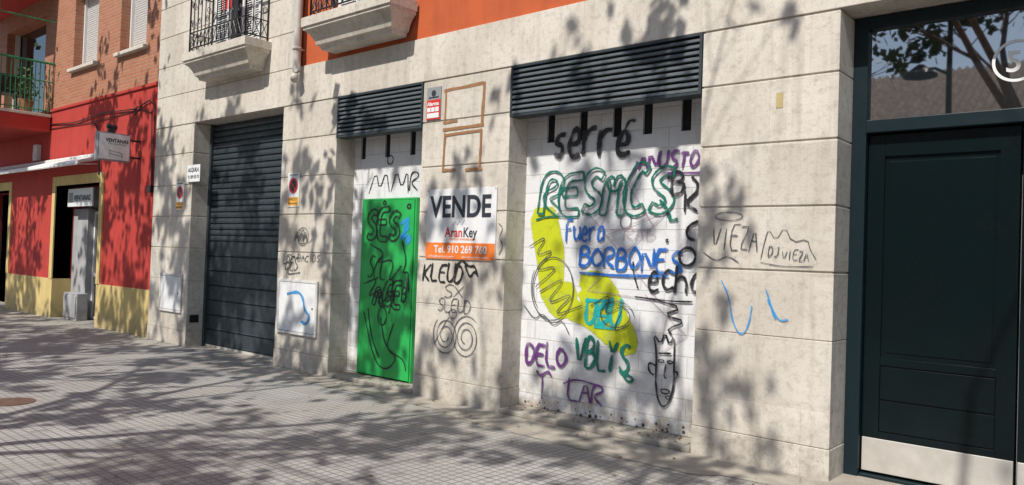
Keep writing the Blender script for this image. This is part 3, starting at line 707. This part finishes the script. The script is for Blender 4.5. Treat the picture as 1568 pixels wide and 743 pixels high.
for i in range(520):
    x=rr.uniform(-20,1); y=-abs(rr.gauss(0,.25))-.04 if rr.random()<.5 else rr.uniform(-4.5,-.1); z=.008
    if rr.random()<.25:
        x=rr.uniform(-5.2,-3.12) if rr.random()<.6 else rr.uniform(-8.1,-6.6); y=rr.uniform(-.01,.25); z=.058
    s=rr.uniform(.008,.026); a=rr.uniform(0,6.28)
    k=len(m.v)
    for j in range(4):
        w_=a+j*math.pi/2; q=s*(1 if j%2==0 else .5); m.v.append((x+q*math.cos(w_),y+q*math.sin(w_),z+rr.uniform(0,.008)))
    m.f.append((k,k+1,k+2,k+3))
m.build('fallen_leaves',m_flat('dry_leaf',(.16,.11,.05),.8,0,.4,0))
# ================================================================= TREES
DENS=.60
def tree(x,y,H,seed,name='plane_tree',dens=DENS):
    rs=random.Random(seed); p=E(name); m=MB(); tips=[]
    def limb(pos,dirv,length,rad,depth):
        n=5; pts=[pos.copy()]; d_=dirv.normalized(); rads=[rad]
        for i in range(n):
            d_=(d_+Vector((rs.uniform(-.16,.16),rs.uniform(-.16,.16),rs.uniform(-.05,.14)))).normalized()
            pts.append(pts[-1]+d_*length/n); rads.append(rad*(1-.62*(i+1)/n))
            if depth>0 and i>=1:
                for _ in range(1 if depth==2 else 2):
                    if rs.random()<.8:
                        a=rs.uniform(0,6.28); nd=(d_*.7+Vector((math.cos(a),math.sin(a),rs.uniform(-.2,.5)))*.75)
                        limb(pts[-1],nd,length*rs.uniform(.45,.65),rads[-1]*.6,depth-1)
            if depth==0 and i>=2 and rs.random()<.5: tips.append(pts[-1].copy())
        m.tube(pts,rads,7 if depth>0 else 4,False); tips.append(pts[-1])
    th_=H*.33
    tp_=[Vector((x,y,0)),Vector((x+.02,y,th_*.3)),Vector((x-.04,y+.03,th_*.7)),Vector((x,y+.05,th_))]
    m.tube(tp_,[.19,.15,.135,.13],12)
    nl=6
    for i in range(nl):
        a=i/nl*6.28+rs.uniform(-.4,.4); el=rs.uniform(.7,1.9)
        limb(tp_[-1]-Vector((0,0,rs.uniform(0,.4))),Vector((math.cos(a),math.sin(a),el)),H*.45,.075,2)
    m.build('trunk_and_limbs',BARK,p,smooth=True)
    rg=np.random.default_rng(seed); V=[]; used=0
    for t in tips:
        if rs.random()>dens: continue
        used+=1; nlf=int(rs.uniform(12,30)); R=rs.uniform(.18,.42)
        c=np.array(t)+rg.normal(0,R*.6,(nlf,3))*np.array([1,1,.7])
        a=rg.normal(0,1,(nlf,3)); a/=np.linalg.norm(a,axis=1)[:,None]; b=np.cross(a,rg.normal(0,1,(nlf,3))); b/=np.linalg.norm(b,axis=1)[:,None]
        s=rg.uniform(.07,.13,(nlf,1))
        q=np.stack([c-a*s,c-b*s*.75,c+a*s,c+b*s*.75],1); V.append(q.reshape(-1,3))
    V=np.concatenate(V); n=len(V)//4
    me=bpy.data.meshes.new('foliage'); me.from_pydata(V.tolist(),[],[(4*i,4*i+1,4*i+2,4*i+3) for i in range(n)]); me.materials.append(LEAF)
    o=bpy.data.objects.new('foliage',me); COL.objects.link(o); o.parent=p
    return n,len(tips),used
TR=[tree(-6.9,-7.6,10.5,1),tree(-1.6,-7.9,10.8,2),tree(-12.0,-7.6,10.5,3),tree(-17.2,-7.6,10.5,4),tree(-22.5,-7.6,10,5),tree(4.0,-7.7,10,6)]
# ================================================================= opposite side (seen in reflections)
OB=E('tiled_roof_house')
hh=[(x,x+1.1,1.0,2.6) for x in range(-24,16,4)]+[(x,x+1.1,3.9,5.2) for x in range(-24,16,4)]
w=MB(); wallholes(w,-26,18,0,6.3,-21.6,-21,hh); w.build('wall',OPPW,OB)
MB().box(-26,18,-21.9,-21.6,0,6.3).build('interior_back',DARK,OB)
m=MB()
for a,b,c,d_ in hh:
    m.box(a,a+.07,-21.2,-21.1,c,d_); m.box(b-.07,b,-21.2,-21.1,c,d_); m.box(a+.07,b-.07,-21.2,-21.1,c,c+.07); m.box((a+b)/2-.03,(a+b)/2+.03,-21.2,-21.1,c+.07,d_)
m.build('window_frames',WHITE,OB)
m=MB(); cols=np.arange(-26.5,18.5,.0625)
rows=[(-20.4,6.2),(-21.7,6.95),(-23,7.7),(-24.3,8.45),(-25.6,9.2)]
for i,x in enumerate(cols):
    dz=.07*math.sin(2*math.pi*x/.25)
    for (yy,zz) in rows: m.v.append((x,yy,zz+dz))
nr=len(rows)
for i in range(len(cols)-1):
    for j in range(nr-1): k=i*nr+j; m.f.append((k,k+nr,k+nr+1,k+1))
m.build('barrel_tile_roof',TILER,OB); MB().box(-26.5,18.5,-30,-25.6,0,9.1).build('rear_mass',OPPW,OB)
def lamp(x,y):
    p=E('street_lamp'); m=MB()
    m.tube([(x,y,0),(x,y,.3),(x,y,.32),(x,y,7.0)],[.13,.13,.07,.045],12)
    m.tube([(x,y,6.8),(x+.3,y,6.95),(x+.55,y,6.95)],.03,8); m.tube([(x,y,5.35),(x-.25,y,5.5),(x-.45,y,5.5)],.03,8); m.build('pole',BLACKM,p)
    for cx,cz in ((x+.6,6.93),(x-.5,5.48)):
        h=MB(); h.tube([(cx,y,cz-.12),(cx,y,cz-.08),(cx,y,cz+.05),(cx,y,cz+.12)],[.30,.30,.14,.05],16); h.build('lamp_head',BLACKM,p)
lamp(-3.3,-9.6)
# ================================================================= light
EL=math.radians(50); az=math.radians(5)
sv=Vector((math.sin(az)*math.cos(EL),-math.cos(az)*math.cos(EL),math.sin(EL)))
sl=bpy.data.lights.new('sun','SUN'); sl.energy=5.0; sl.angle=math.radians(.55); sl.color=(1,.955,.89)
so=bpy.data.objects.new('sun',sl); COL.objects.link(so); so.rotation_euler=sv.to_track_quat('Z','Y').to_euler(); so.location=(0,-20,30)
w=bpy.data.worlds.new('World'); S.world=w; w.use_nodes=True; nt=w.node_tree
bg=nt.nodes['Background']; sk=nt.nodes.new('ShaderNodeTexSky'); sk.sky_type='NISHITA'; sk.sun_disc=False
sk.sun_elevation=EL; sk.sun_rotation=math.radians(180)-az; nt.links.new(sk.outputs[0],bg.inputs[0]); bg.inputs[1].default_value=.15
# ================================================================= camera
f=1184;th=math.radians(2.0);ph=math.atan(22.6/1184);ang=math.radians(49.35)
F0=Vector((-math.cos(ang),math.sin(ang),0));Rv=Vector((math.sin(ang),math.cos(ang),0)); Z=Vector((0,0,1))
F=F0*math.cos(ph)+Z*math.sin(ph);U=-F0*math.sin(ph)+Z*math.cos(ph)
Xc=Rv*math.cos(th)+U*math.sin(th); Yc=-Rv*math.sin(th)+U*math.cos(th); Zc=-F
M=Matrix(((Xc.x,Yc.x,Zc.x,0),(Xc.y,Yc.y,Zc.y,-6.0),(Xc.z,Yc.z,Zc.z,1.6),(0,0,0,1)))
cam=bpy.data.cameras.new('camera'); cam.sensor_width=36; cam.lens=f/1568*36; cam.clip_end=2000; cam.clip_start=.05
co_=bpy.data.objects.new('camera',cam); COL.objects.link(co_); co_.matrix_world=M; S.camera=co_
print('TREES (leaves,tips,used)',TR)
